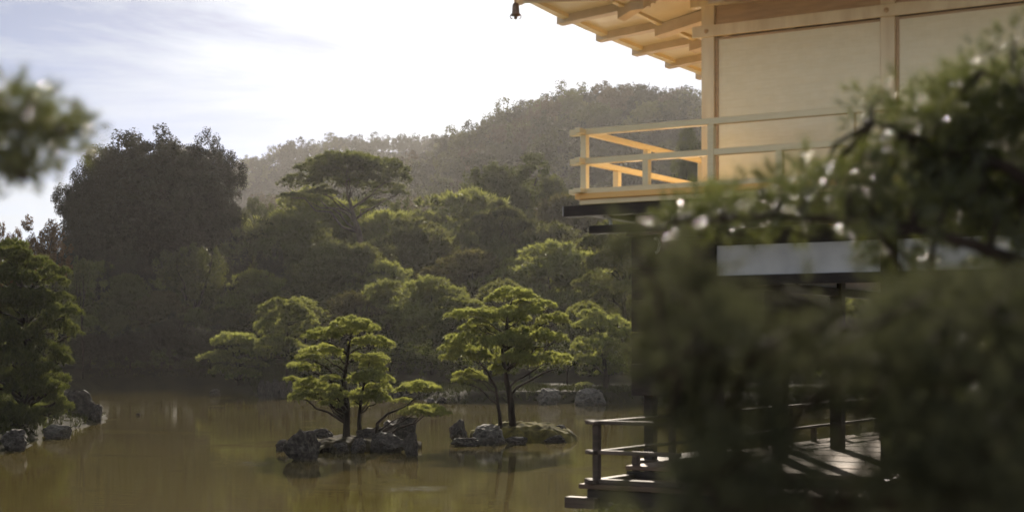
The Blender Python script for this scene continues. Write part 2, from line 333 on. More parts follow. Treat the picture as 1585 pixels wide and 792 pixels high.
# ground floor
FZ = 1.10
for k in range(NX + 1):
    for j in range(NY + 1):
        if k in (0, NX) or j in (0, NY) or (k == 1 and j == 2): bx('lower_column', 'wood', k * B, k * B + .2, j * B, j * B + .2, -.6, 4.2)
y0 = .0; k = 0
while y0 < LY + WV:
    y1 = y0 + .40
    o = bx('floor_board', 'wood_floor', -WV, LX + WV, y0, y1 - .012, FZ - .06 - .004 * (k % 2), FZ - .004 * (k % 3)); y0 = y1; k += 1
for j in range(3): bx('veranda_board', 'wood_floor', -WV - .1, LX + WV, -WV + .39 * j, -WV + .39 * j + .378, .86, .925)
bx('floor_beam', 'wood', -WV + .05, LX + WV, -.06, -.005, .70, 1.03)
bx('floor_beam', 'wood', -WV + .02, LX + WV, -WV + .02, -WV + .16, .62, .855)
bx('floor_beam', 'wood', -WV + .02, -WV + .16, -WV + .17, LY + WV, .62, .855)
MB().box(-WV - .26, -WV + .2, -WV - .10, -WV + .06, .60, .75).build('floor_beam', M['wood_grey'], PV, .006)
for k in range(7): bx('floor_post', 'wood', -WV + .1, -WV + .28, -1.0 + k * 1.9, -.82 + k * 1.9, -.7, .62)
for k in range(7): bx('floor_post', 'wood', .9 + k * 1.9, 1.08 + k * 1.9, -1.0, -.82, -.7, .62)
# white bands and dark rails between the lower columns
for k in range(NX):
    x0, x1 = k * B + .2, (k + 1) * B
    bx('plaster_panel', 'plaster', x0, x1, .07, .12, 3.755, 4.17)
    bx('wall_rail', 'wood', x0, x1, .03, .17, 3.62, 3.755); bx('wall_rail', 'wood', x0, x1, .03, .17, 4.17, 4.33)
    if k >= 1:
        for q in range(6): bx('shutter_board', 'wood', x0, x1, .06 + .004 * (q % 2), .10, 1.1 + q * .42, 1.1 + q * .42 + .412)
for j in range(NY):
    a, b_ = j * B + .2, (j + 1) * B
    bx('plaster_panel', 'plaster', .07, .12, a, b_, 3.755, 4.17)
    bx('wall_rail', 'wood', .03, .17, a, b_, 3.62, 3.755); bx('wall_rail', 'wood', .03, .17, a, b_, 4.17, 4.33)
bx('ceiling', 'wood', -.02, LX + .2, .2, LY, 4.335, 4.40)
for q in range(6): bx('shutter_board', 'wood', B * 1.2, LX, LY * .62 + .004 * (q % 2), LY * .62 + .05, 1.1 + q * .42, 1.1 + q * .42 + .412)
# lower railing
def railing(x, y, Z0, H, mat, thick, runs, sp, nose, pw, mid=True, base=.07, rh=.085):
    # runs: 'x' along the front, 'y' along the side
    for ax, Ln in runs:
        def bar(z0, z1, t, nm, ext=nose, shift=0.0):
            if ax == 'x': bx(nm, mat, x - ext, x + Ln, y - t / 2, y + t / 2, z0, z1)
            else: bx(nm, mat, x - t / 2 + shift, x + t / 2 + shift, y - ext, y + Ln, z0 + .004, z1 - .006)
        bar(Z0 + H - rh, Z0 + H, thick, 'top_rail'); bar(Z0 + H * .5 - rh / 2, Z0 + H * .5 + rh / 2, thick * .9, 'middle_rail'); bar(Z0, Z0 + base, thick * 1.4, 'bottom_rail')
        k = 0; d = 0.0
        while d < Ln:
            if not (ax == 'y' and k == 0):
                top = Z0 + H - rh if k % 2 == 0 else Z0 + H * .5 - rh / 2
                X, Y = (x + d, y) if ax == 'x' else (x, y + d)
                bx('rail_post', mat, X - pw / 2, X + pw / 2, Y - pw * .6, Y + pw * .6, Z0 + base, top)
            k += 1; d += sp
railing(-WV + .12, -WV + .12, .925, .86, 'wood_grey', .09, (('x', 1.25), ('y', LY + 1.9)), 1.17, .16, .085, rh=.055)
railing(-WV + .06, -WV + .06 + LY + 2.1, .925, .86, 'wood_grey', .09, (('x', LX),), 1.17, .16, .085, rh=.055)
# balcony
BZ = 4.80
bx('balcony_board', 'gold_floor', -WV - .10, LX + WV, -WV - .10, -.0, BZ - .03, BZ + .045)
bx('balcony_board', 'gold_floor', -WV - .10, .0, .004, LY + WV, BZ - .03, BZ + .043)
bx('balcony_edge', 'gold', -WV - .06, LX + WV, -WV - .05, -WV + .1, BZ - .10, BZ - .032)
bx('balcony_edge', 'gold', -WV - .06, -WV + .1, -WV + .104, LY + WV, BZ - .10, BZ - .033)
bx('balcony_beam', 'wood', -WV - .33, LX + WV, -WV - .02, -WV + .14, BZ - .25, BZ - .104)
bx('balcony_beam', 'wood', -WV - .02, -WV + .14, -WV + .145, LY + WV, BZ - .25, BZ - .104)
bx('white_beam_end', 'white_tip', -WV - .345, -WV - .333, -WV - .01, -WV + .13, BZ - .24, BZ - .11)
bx('balcony_soffit', 'wood', -WV + .145, LX + WV, -WV + .145, -.01, BZ - .16, BZ - .12)
bx('balcony_soffit', 'wood', -WV + .145, -.01, -.005, LY + WV, BZ - .16, BZ - .12)
for k in range(NX * 2 + 1):
    x = k * B / 2
    bx('bracket_arm', 'wood', x + .03, x + .17, -WV + .15, -.002, BZ - .36, BZ - .165)
    bx('white_beam_end', 'white_tip', x + .035, x + .165, -WV + .135 + .0, -WV + .148, BZ - .35, BZ - .255)
for j in range(NY * 2 + 1):
    y = j * B / 2
    bx('bracket_arm', 'wood', -WV + .15, -.002, y + .03, y + .17, BZ - .36, BZ - .165)
bx('bracket_arm', 'wood', -.6, -.002, .02, .18, BZ - .52, BZ - .365); bx('bracket_arm', 'wood', .02, .18, -.6, -.002, BZ - .52, BZ - .365)
# curled bracket ends painted white
for (x, y, z) in ((-WV + .22, -WV + .22, BZ - .36), (-.55, -.30, BZ - .62)):
    pts = [(x + .06 * math.cos(t), y, z + .10 * math.sin(t)) for t in np.linspace(-1.5, 1.9, 10)]
    MB().tube(pts, .022, 6).build('white_bracket_curl', M['white_tip'], PV, smooth=True)
bx('bracket_arm', 'wood', -WV - .02, -.01, -WV + .15, -WV + .30, BZ - .48, BZ - .37)
bx('wall_rail', 'wood', -.02, LX + .2, -.03, .20, 4.405, BZ - .035)
bx('wall_rail', 'wood', -.03, .19, .205, LY, 4.405, BZ - .035)
railing(-WV, -WV, BZ + .045, .88, 'gold', .085, (('x', LX + WV), ('y', LY + WV)), .936, .22, .085, base=.07)
# upper walls
UZ0, UB0, UB1 = BZ + .045, 7.03, 7.19
for k in range(NX + 1):
    bx('upper_column', 'gold_column', k * B, k * B + .19, 0, .19, UZ0, 7.55)
    if k: pass
for j in range(1, NY + 1): bx('upper_column', 'gold_column', 0, .19, j * B, j * B + .19, UZ0, 7.55)
for k in range(NX):
    x0, x1 = k * B + .19, (k + 1) * B
    bx('wall_shadow_frame', 'gold_frieze', x0, x0 + .035, .05, .14, UZ0, UB0); bx('wall_shadow_frame', 'gold_frieze', x1 - .02, x1, .05, .14, UZ0, UB0)  # darker strips that paint the shadow gap between column and boards
    nb = 9; h = (UB0 - .03 - UZ0) / nb
    for q in range(nb): bx('wall_board', 'gold_wall', x0 + .036, x1 - .021, 0.075 + .0006 * (q % 2), .12, UZ0 + q * h, UZ0 + (q + 1) * h - .0008, bev=.0)
    bx('wall_shadow_frame', 'gold_frieze', x0 + .036, x1 - .021, .06, .13, UB0 - .029, UB0)
for j in range(NY):
    a, b_ = j * B + .19, (j + 1) * B
    bx('wall_panel', 'gold', .075, .12, a, b_, UZ0, UB0)
bx('head_beam', 'gold_column', -.12, LX + .3, -.045, -.002, UB0, UB1); bx('head_beam', 'gold_column', -.045, -.002, -.0, LY + .2, UB0, UB1)
bx('head_beam', 'gold_column', -.16, LX + .3, -.02, .12, 7.46, 7.58); bx('head_beam', 'gold_column', -.02, .12, .121, LY + .2, 7.46, 7.58)
for k in range(NX): bx('frieze_board', 'gold_frieze', k * B + .19, (k + 1) * B, .06, .10, UB1, 7.9)
for j in range(NY): bx('frieze_board', 'gold_frieze', .06, .10, j * B + .19, (j + 1) * B, UB1, 7.9)
bx('bracket_block', 'gold', -.10, .24, -.16, .2, 7.585, 7.66)
for k in range(NX + 1):
    MB().tube([(k * B + .095, -.044, 7.11), (k * B + .095, -.062, 7.11), (k * B + .095, -.075, 7.11)], [.036, .030, .004], 6).build('nail_cover', M['gold_frieze'], PV)
bx('upper_floor', 'wood', .2, LX, .2, LY, BZ - .03, BZ + .02)
# eaves: a = distance in from the edge, s = distance along from the corner
E = 1.866
def zE(s): return CAM_Z + 4.55 + .19 * math.exp(-max(s, 0) / 2.0)
def eave_pt(side, a, s, z): return (-E + a, -E + s, z) if side else (-E + s, -E + a, z)
def raft(side, a0, a1, s, wd, z0, z1, h, name, mat='gold_rafter'):
    pts = []
    for dz in (0, h):
        for ds in (-wd / 2, wd / 2):
            for a, z in ((a0, z0), (a1, z1)): pts.append(eave_pt(side, a, s + ds, z + dz))
    MB().hexa(pts).build(name, M[mat], PV, .004)
for side in (True, False):
    Ltot = (LY if side else LX) + 2 * E
    svals = [.21 + 1.155 * k for k in range(int(Ltot / 1.155) + 1)]
    for s in svals:
        if s > Ltot - .2: continue
        amax = min(1.866, s - .05) if s < 1.9 else 1.95
        ze = zE(s)
        raft(side, -.10, min(1.3, max(amax, .3)), s, .17, ze - .06, ze + .05, .11, 'flying_rafter')
        if amax > 1.0: raft(side, .88, amax, s, .21, ze - .10, ze + .10, .16, 'base_rafter')
    # edge board, kioi board, sheathing
    S = np.linspace(0, Ltot, 15)
    for k in range(len(S) - 1):
        s0, s1 = S[k] + (.08 if k == 0 else 0), S[k + 1] - .001
        m0, m1 = min(s0, 99), s1
        def strip(a0, a1, zo0, zo1, h, nm, mat, s0=s0, s1=s1):
            pts = []
            for dz in (0, h):
                for s in (s0, s1):
                    aa1 = min(a1, s)
                    aa0 = min(a0, s - .001)
                    for a, zz in ((aa0, zo0), (aa1, zo1 if a1 == a0 else zo0 + (zo1 - zo0) * (aa1 - a0) / (a1 - a0 + 1e-9))):
                        pts.append(eave_pt(side, a, s, zE(s) + zz + dz))
            MB().hexa(pts).build(nm, M[mat], PV)
        strip(0, .10, -.01, .0, .12, 'eave_board', 'gold')
        strip(.10, 1.02, .055, .13, .03, 'sheathing_board', 'gold_soffit')
        if s0 > .9 or s1 > 1.2: strip(.93, 1.0, .045, .05, .079, 'inner_eave_board', 'gold')
        if s1 > 1.1: strip(1.02, 2.1, .085, .30, .03, 'sheathing_board', 'gold_soffit')
        strip(-.02, .25, .125, .17, .20, 'roof_edge', 'shingle')
# hip rafter
MB().hexa([(-E - .12, -E - .02, zE(0) - .06), (0, .0, zE(0) + .16), (-E - .02, -E - .12, zE(0) - .06), (.1, -.1, zE(0) + .16),
           (-E - .12, -E - .02, zE(0) + .07), (0, .0, zE(0) + .30), (-E - .02, -E - .12, zE(0) + .07), (.1, -.1, zE(0) + .30)]).build('hip_rafter', M['gold'], PV, .004)
zr = CAM_Z + 4.55 + .33; X0, X1, Y0, Y1 = -E - .02, LX + E, -E - .02, LY + E
MB().hexa([(X0 + .3, Y0 + .3, zr + .12), (X1, Y0 + .3, zr + .02), (X0 + .3, Y1, zr + .02), (X1, Y1, zr + .02),
           (X0 + 4, Y0 + 4, zr + 1.5), (X1 - 3, Y0 + 4, zr + 1.5), (X0 + 4, Y1 - 4, zr + 1.5), (X1 - 3, Y1 - 4, zr + 1.5)]).build('roof', M['shingle'], PV)
# fishing wing beyond: small gabled porch built on to the side
WX0, WX1, WY0, WY1 = -2.68, -WV - .05, 3.1, 6.3
for x in (WX0 + .15, WX1 - .3):
    for y in (WY0 + .15, WY1 - .35): bx('wing_column', 'wood', x, x + .17, y, y + .17, -.7, 3.95)
for q in range(6): bx('wing_floor_board', 'wood_grey', WX0, WX1 - .01, WY0 + q * .53, WY0 + q * .53 + .518, .88, .94)
for q in range(2, 7): bx('wing_board', 'wood', WX0, WX1 - .02, WY0 + .003 * (q % 2), WY0 + .05, .95 + q * .52, .95 + q * .52 + .512)
for q in range(2, 7): bx('wing_board', 'wood', WX0 + .003 * (q % 2), WX0 + .05, WY0 + .06, WY1, .95 + q * .52, .95 + q * .52 + .512)
MB().hexa([(WX0 - .06, WY0 - .08, 4.60), (-.05, WY0 - .08, 4.60), (WX0 - .06, WY1 + .1, 4.60), (-.05, WY1 + .1, 4.60),
           (WX0 - .06, WY0 + .1, 4.74), (-.05, WY0 + .1, 4.74), (WX0 - .06, WY1 - .1, 4.74), (-.05, WY1 - .1, 4.74)]).build('wing_roof', M['shingle'], PV)

# wind bell under the roof corner
c_ = Matrix.Rotation(ANG, 4, 'Z') @ Vector((-E + .02, -E + .02, 0)) + Vector((2.61, 21.385, 0))
zb = zE(0) - .28
WB = empty('wind_bell', (c_.x - .02, c_.y, zb)); tag(WB, 'small bronze wind bell hanging from the corner of the gold eave', 'bell')
prof = [(.028, .17), (.045, .15), (.05, .10), (.052, .04), (.062, 0), (.056, .0)]
mb = MB(); mb.tube([(0, 0, z) for r, z in prof], [r for r, z in prof], 14); mb.build('bell_body', M['bronze'], WB, smooth=True)
MB().tube([(0, 0, .17), (0, 0, .27)], .01, 6).build('hanger', M['bronze'], WB)
for s in (-1, 1):
    MB().tube([(s * .05, 0, .03), (s * .075, 0, .0), (s * .07, 0, -.03), (s * .045, 0, -.04)], .008, 6).build('claw', M['bronze'], WB)
MB().tube([(0, 0, -.05), (0, 0, -.03), (0, 0, .05)], [.012, .026, .008], 8).build('clapper', M['bronze'], WB)

# ------------------------------------------------------------------ rocks and islands
def rock_mesh(seed, cuts=9, sub=4, amp=.22):
    import bmesh
    bm = bmesh.new(); bmesh.ops.create_icosphere(bm, subdivisions=sub, radius=1); rg = random.Random(seed)
    pl = [(Vector((rg.gauss(0, 1), rg.gauss(0, 1), rg.gauss(.2, .8))).normalized(), rg.uniform(.55, .85)) for _ in range(cuts)]
    for v in bm.verts:
        for n_, d_ in pl:
            e = v.co.dot(n_) - d_
            if e > 0: v.co -= n_ * e * .93
        q = v.co * 1.7 + Vector((seed * 3.1, 0, 0))
        v.co *= 1 + amp * noise.fractal(q, .6, 2.2, 4) + .05 * abs(noise.noise(v.co * 6 + Vector((seed, 5, 0))))
    me = bpy.data.meshes.new('rock'); bm.to_mesh(me); bm.free()
    for q in me.polygons: q.use_smooth = False
    return me
rocks = [rock_mesh(k) for k in range(7)]
rocksP = []
for r_ in rocks: r_.materials.append(M['rock']); c = r_.copy(); c.materials[0] = M['rock_pale']; rocksP.append(c)
def rock(px, yb, wpx, hpx, v, label, D=None, name='rock', pale=False, rot=None, zb=0.0, depth=.8, group=None):
    D = D or 6600 / (yb - HY); k = D / F; x = (px - CX) * k
    me = (rocksP if pale else rocks)[v % 7]
    hw, hh = wpx * k / 2, hpx * k
    o = ob(name, me, None, (x, D + hw * .4, zb + hh * .34), (hw * 1.05, hw * depth, hh * .66), (0, 0, rot if rot is not None else v * 1.3))
    return tag(o, label, 'rock', group)
def mound(name, cx, cy, rx, ry, h, mat, seed, label=None, slope=0.0):
    n_ = 46; V = [(0, 0, h)]; Fq = []
    xs_ = np.linspace(-1.1, 1.1, n_); X, Y = np.meshgrid(xs_, xs_)
    r = np.hypot(X, Y); th = np.arctan2(Y, X)
    edge = 1 + .12 * np.sin(th * 3 + seed) + .07 * np.sin(th * 7 + seed * 2)
    Z = h * np.sqrt(np.clip(1 - (r / edge) ** 3, 0, 1)) - .9 * np.clip((r / edge - .97) * 6, 0, 1) + slope * X
    nn_ = np.array([noise.fractal(Vector((a * 4 + seed, b * 4, 0)), .7, 2, 4) for a, b in zip(X.ravel(), Y.ravel())]).reshape(X.shape)
    Z += .10 * nn_ * (r < edge)
    V = np.stack([X * rx, Y * ry, Z], -1).reshape(-1, 3)
    i = (np.arange(n_ - 1)[:, None] * n_ + np.arange(n_ - 1)[None, :]).ravel()
    o = ob(name, mesh(name, V, np.stack([i, i + 1, i + 1 + n_, i + n_], 1), M[mat], True), None, (cx, cy, 0)); tag(o, kind='structure'); return o
I1 = P(545, 600, 43); I2 = P(800, 600, 46.5)
mound('island', I1.x, 43, 1.75, 1.7, .30, 'islet_soil', 1)
mound('island', I2.x + .30, 47.0, 1.60, 1.3, .50, 'moss', 4, slope=-.06)
rock(466, 712, 56, 46, 0, 'upright grey boulder at the front left of the left islet')
rock(437, 697, 30, 18, 1, 'low dark rock at the far left tip of the left islet')
rock(497, 692, 44, 28, 2, 'flat topped rock behind the upright grey boulder')
rock(612, 684, 58, 40, 3, 'tall broken rock at the right rear of the left islet', D=44.5)
rock(636, 706, 28, 36, 4, 'dark rock at the right front corner of the left islet')
rock(592, 699, 44, 36, 5, 'craggy rock right of the trunks on the left islet')
rock(556, 700, 34, 22, 6, 'small rock at the waterline below the trunks of the left islet')
rock(525, 700, 36, 16, 1, 'low stone at the front waterline of the left islet', rot=2.2)
rock(574, 675, 30, 26, 2, 'rounded stone close behind the thin trunk on the left islet', D=44, pale=True)
rock(757, 687, 56, 36, 5, 'big pitted boulder at the front of the right islet', pale=True, rot=.4)
rock(711, 683, 36, 34, 0, 'pointed rock at the left end of the right islet', rot=1)
rock(722, 690, 44, 14, 3, 'low stone at the water in front of the pointed rock', rot=.3)
rock(862, 685, 34, 12, 6, 'long low rock under the moss at the right tip of the right islet', depth=.5, rot=0)
rock(800, 688, 40, 12, 2, 'long stone at the front waterline of the right islet', depth=.4, rot=0.1)
rock(866, 668, 26, 9, 4, 'flat slab lying on the mossy back of the right islet', D=47, zb=.28)
rock(850, 625, 38, 26, 3, 'rounded grey rock standing alone near the far right shore', pale=True)
rock(914, 626, 54, 30, 5, 'broad square rock at the far shore with a small shrub on top', pale=True, rot=.2)
rock(332, 612, 22, 11, 1, 'small dark rock alone in the far left water')
rock(112, 655, 66, 54, 3, 'tall dark boulder at the tip of the left bank', rot=.6)
rock(148, 655, 30, 30, 6, 'shorter rock leaning at the water beside the tall dark boulder')
rock(86, 678, 50, 20, 2, 'flat pale topped rock in the water off the left bank', pale=True, depth=.6, rot=0)
rock(20, 697, 56, 32, 4, 'dark rock under the pine at the left edge of the water')
rock(60, 664, 50, 30, 0, 'dark stone on the left bank behind the flat rock')
rock(214, 643, 9, 4, 2, 'tiny stone breaking the water beyond the tall dark boulder')
rock(600, 700, 60, 30, 0, 'broad dark rock closing the right half of the left islet front', rot=2.0)
rock(628, 690, 40, 44, 2, 'dark rock standing behind the right front corner of the left islet', rot=.3)
rock(510, 697, 40, 20, 5, 'low dark rock just right of the upright grey boulder', rot=1.4)
rock(580, 690, 70, 34, 3, 'wide dark rock under the leaning pine of the left islet', rot=.9, D=43.2)
# low stone revetment on the far shore
for k in range(5):
    rock(404 + k * 11, 619, 13, 28, k, 'squared stone in the low revetment on the far shore', D=87, name='revetment_stone', rot=.1 * k, group='stones of the revetment on the far shore')
rg = random.Random(4)
for k in range(26):
    px = 470 + k * 17.5 + rg.uniform(-5, 5); D = 86.5 if px < 665 else 78.6
    if 895 < px: break
    rock(px, 0, rg.uniform(12, 26), rg.uniform(6, 13), k, 'low dark stone in the line edging the far shore', D=D, name='shore_stone', group='stones edging the far shore')
for k in range(12):
    px = 165 + k * 19 + rg.uniform(-5, 5)
    rock(px, 0, rg.uniform(10, 20), rg.uniform(4, 9), k, 'low stone on the distant shore left of the revetment', D=111.0, name='shore_stone', group='stones of the distant left shore')

# ------------------------------------------------------------------ pines with shaped pads
def wiggle(a, b, n_=6, amp=.06, seed=0, sag=0):
    rg = random.Random(seed); a = Vector(a); b = Vector(b); L_ = (b - a).length; pts = []
    for k in range(n_ + 1):
        t = k / n_; q = a.lerp(b, t)
        if 0 < k < n_: q += Vector((rg.uniform(-1, 1), rg.uniform(-1, 1), rg.uniform(-1, 1))) * amp * L_
        q.z += sag * L_ * math.sin(math.pi * t); pts.append(q)
    return pts
def shaped_pine(label, base_px, base_z, D, trunk, padlist, r0, group=None, meshes=None, seed=0, extra=6, thick=1.0, lift=0.55, bark='bark', depth=.5):
    """trunk: [(px, py, dD)] going up; padlist: [(px, py, half width px, dD?)]"""
    rg = random.Random(seed); meshes = meshes or pads
    b = P(base_px, 0, D); base = Vector((b.x, D, base_z))
    T = empty('pine_tree', base); tag(T, label, 'pine tree', group)
    tp = [Vector((0, 0, -.15))] + [P(x, y, D + d) - base for x, y, d in trunk]
    pts = []
    for i in range(len(tp) - 1): pts += wiggle(tp[i], tp[i + 1], 3, .03, seed + i)[:-1]
    pts.append(tp[-1]); nn_ = len(pts)
    rads = [r0 * (1.35 if k == 0 else 1) * (1 - .82 * k / (nn_ - 1)) for k in range(nn_)]
    MB().tube(pts, rads, 9).build('trunk', M[bark], T, smooth=True)
    pl = [(x, y, w_, (rg.uniform(-1, 1) * depth if len(r_) == 0 else r_[0])) for x, y, w_, *r_ in padlist]
    for k in range(extra):
        x, y, w_, d = rg.choice(pl); pl.append((x * .6 + (tp[-1].x / D * F + base_px) * .4, y + rg.uniform(-6, 10), w_ * .9, depth * rg.choice((-1, 1)) * rg.uniform(.7, 1.5)))
    for k, (x, y, w_, d) in enumerate(pl):
        q = P(x, y, D + d) - base; s = w_ / F * D
        # branch from the trunk, starting a little lower than the pad
        cand = [p_ for p_ in pts if p_.z < q.z - .1 * s] or [pts[1]]
        st = min(cand, key=lambda p_: abs(p_.z - (q.z - lift * math.hypot(q.x - p_.x, q.y - p_.y))))
        i_ = pts.index(st); rr_ = rads[i_] * .5
        end = q + Vector((0, 0, -.04 * s)); bp = wiggle(st, end, 5, .05, seed * 31 + k, .06)
        MB().tube(bp, [rr_ * (1 - .75 * j / 5) for j in range(6)], 6).build('branch', M[bark], T, smooth=True)
        ob('foliage_pad', meshes[(k + seed) % len(meshes)], T, q, (s * 1.18, s * rg.uniform(1.0, 1.2), s * thick * rg.uniform(1.15, 1.6)), (rg.uniform(-.08, .08), rg.uniform(-.1, .1), rg.uniform(0, 6.28)))
    return T
shaped_pine('tallest pine of the left islet, with layered pads on the thick left trunk', 537, .28, 43,
    [(537, 640, 0), (533, 590, .05), (538, 550, 0), (545, 515, 0)],
    [(545, 512, 34), (522, 514, 20), (565, 513, 22), (500, 524, 28), (480, 522, 14), (580, 533, 26), (598, 532, 12), (495, 549, 32), (512, 545, 18), (475, 556, 18), (464, 569, 21), (480, 572, 16),
     (452, 588, 13), (511, 587, 17), (480, 597, 26), (475, 606, 24), (465, 617, 20), (492, 618, 20), (545, 555, 18)], .11, seed=1, extra=12)
shaped_pine('slimmer pine of the left islet, its thin trunk just right of the thick one', 556, .28, 43.3,
    [(557, 640, 0), (562, 600, 0), (572, 560, 0)],
    [(577, 560, 24), (592, 558, 12), (570, 589, 30), (552, 590, 18), (595, 588, 15), (585, 603, 22), (567, 618, 34), (590, 620, 18), (545, 618, 18), (592, 572, 10)], .075, seed=2, extra=6)
shaped_pine('low pine leaning out over the water at the right end of the left islet', 582, .28, 42.6,
    [(584, 655, 0), (600, 640, 0), (630, 628, 0), (648, 610, 0)],
    [(650, 603, 30), (668, 605, 18), (632, 604, 20), (624, 621, 15), (656, 637, 30), (680, 642, 20), (635, 640, 20), (672, 635, 18)], .06, seed=3, extra=1, thick=.8, depth=.3)
shaped_pine('larger pine of the right islet, with wide stacked pads on the leaning dark trunk', 796, .33, 46.5,
    [(791, 625, 0), (784, 590, 0), (778, 545, 0), (785, 500, 0), (792, 465, 0)],
    [(795, 458, 30), (770, 464, 20), (815, 461, 18), (729, 490, 30), (705, 491, 18), (755, 487, 22), (837, 476, 24), (858, 495, 24), (870, 499, 12), (781, 495, 40), (734, 511, 22), (837, 526, 34), (860, 527, 18),
     (781, 535, 38), (851, 561, 34), (870, 563, 14), (805, 561, 34), (820, 545, 20), (750, 515, 20)], .12, seed=4, extra=13)
shaped_pine('smaller pine of the right islet, whose thin trunk leans left beside the dark one', 776, .33, 46.3,
    [(770, 625, 0), (768, 600, .1), (755, 575, 0), (735, 550, 0)],
    [(720, 533, 36), (700, 540, 20), (725, 553, 34), (694, 556, 15), (745, 556, 22), (725, 582, 24), (712, 590, 14), (740, 586, 16), (768, 572, 14), (775, 577, 12)], .07, seed=5, extra=2)
shaped_pine('pine on the far shore behind the square rock, with five flat pads', 937, .6, 81,
    [(938, 580, 0), (934, 540, 0), (925, 500, 0)],
    [(917, 490, 22), (935, 505, 34), (905, 506, 18), (960, 518, 22), (927, 538, 38), (900, 540, 18), (955, 541, 22), (940, 561, 34), (903, 558, 18), (950, 572, 20), (975, 510, 12)], .16, seed=6, extra=4)
shaped_pine('low spreading pine at the far shore left of the revetment', 372, .6, 100,
    [(370, 585, 0), (364, 560, 0), (360, 540, 0)],
    [(364, 529, 34), (345, 533, 18), (388, 532, 22), (325, 556, 20), (385, 547, 30), (405, 551, 14), (345, 560, 22), (350, 576, 24), (375, 583, 24), (395, 565, 18)], .2, seed=7, extra=4)
shaped_pine('pale green pine rising over the revetment on the far shore', 446, .6, 96,
    [(446, 560, 0), (444, 520, 0), (440, 480, 0)],
    [(435, 478, 32), (412, 486, 16), (460, 482, 16), (448, 496, 38), (420, 512, 28), (465, 516, 26), (482, 500, 12), (430, 535, 30), (405, 540, 12), (450, 548, 30)], .2, seed=8, extra=4, meshes=padsM)
shaped_pine('large dense pine leaning in over the left bank at the left edge', 38, .6, 49.5,
    [(40, 600, 0), (42, 530, 0), (36, 460, 0), (25, 395, 0)],
    [(20, 388, 26), (5, 400, 24), (42, 408, 26), (45, 420, 40), (85, 424, 22), (25, 438, 36), (70, 438, 32), (15, 465, 30), (58, 466, 36), (92, 462, 20), (100, 488, 26), (60, 486, 36), (20, 492, 30),
     (85, 514, 36), (116, 517, 14), (30, 522, 36), (60, 548, 40), (15, 556, 28), (92, 560, 20), (40, 582, 36), (85, 590, 22), (20, 610, 28), (68, 612, 28), (45, 640, 32), (85, 622, 18), (10, 650, 26), (90, 600, 16),
     (40, 655, 32, -.9), (75, 642, 26, -.7), (15, 642, 30, -1.0), (98, 632, 18, -.4), (58, 605, 34, -1.0), (30, 560, 34, -1.1), (62, 575, 28, -1.1), (-25, 420, 30), (-30, 470, 40), (-30, 530, 40), (-25, 590, 40), (-20, 640, 36)], .2, seed=9, extra=14, meshes=padsS, thick=1.25, depth=.9)
# second left pine under it
shaped_pine('broad umbrella shaped pine rising above the forest, its pale crooked trunk showing', 562, 4.0, 150,
    [(562, 400, 0), (556, 360, 0), (546, 330, 0), (540, 308, 0), (535, 285, 0)],
    [(540, 260, 56), (500, 268, 44), (585, 264, 48), (612, 278, 26), (470, 286, 36), (520, 278, 34), (450, 305, 20), (560, 280, 34), (600, 292, 26), (500, 300, 24), (618, 300, 14), (480, 312, 26), (580, 318, 26)], .42,
    meshes=padsS, seed=10, extra=5, bark='bark_pale', depth=3.0, thick=.8)
shaped_pine('feathery grey green pine below the rounded tree', 772, 3.0, 136,
    [(770, 430, 0), (772, 380, 0), (770, 330, 0)],
    [(770, 325, 16), (752, 342, 20), (792, 340, 20), (735, 358, 22), (772, 358, 28), (812, 356, 20), (722, 380, 22), (760, 382, 30), (800, 382, 30), (830, 372, 14), (735, 405, 28), (780, 408, 34), (822, 402, 24), (700, 400, 14)], .35,
    meshes=padsD, seed=11, extra=6, depth=2.5, thick=1.5)
shaped_pine('dark pine whose bare trunk shows above the far right shore', 968, 1.2, 100,
    [(966, 480, 0), (964, 420, 0), (960, 370, 0)],
    [(950, 362, 30), (985, 372, 26), (925, 385, 30), (970, 392, 34), (1000, 400, 30), (935, 415, 32), (990, 425, 34), (915, 440, 26), (975, 455, 26), (940, 462, 24)], .2, meshes=padsD, seed=12, extra=4, depth=2)

# small shrub on the square rock, and clipped shrubs
def shrub(px, py, D, wpx, hpx, label, mi=2, group=None, zb=None):
    k = D / F; q = P(px, py, D); me = crownsB[mi]
    T = empty('shrub', (q.x, D, (zb if zb is not None else hz(q.x, D)))); tag(T, label, 'shrub', group)
    rad = wpx * k / 2; hh = hpx * k
    ob('foliage', shr[mi], T, (0, 0, hh * .45), (rad, rad, hh * .6))
    MB().tube([(0, 0, -.1), (0, 0, hh * .4)], .05 * rad + .01, 6).build('stem', M['bark'], T)
shr = [crown_mesh('shrub_crown', M[q], 90 + k, nl=12, nleaf=2600, size=.05, rad=(.25, .4), squash=.9, low=-.6) for k, q in enumerate(('leaf_shrub', 'leaf_shrub', 'leaf_light', 'leaf_rust'))]
shr[2] = pad_mesh('shrub_pad', M['pine'], 95, ncl=20, flat=.5, cr=.35)
shrub(905, 596, 78.9, 30, 14, 'small bright shrub growing on top of the square rock', zb=.72)

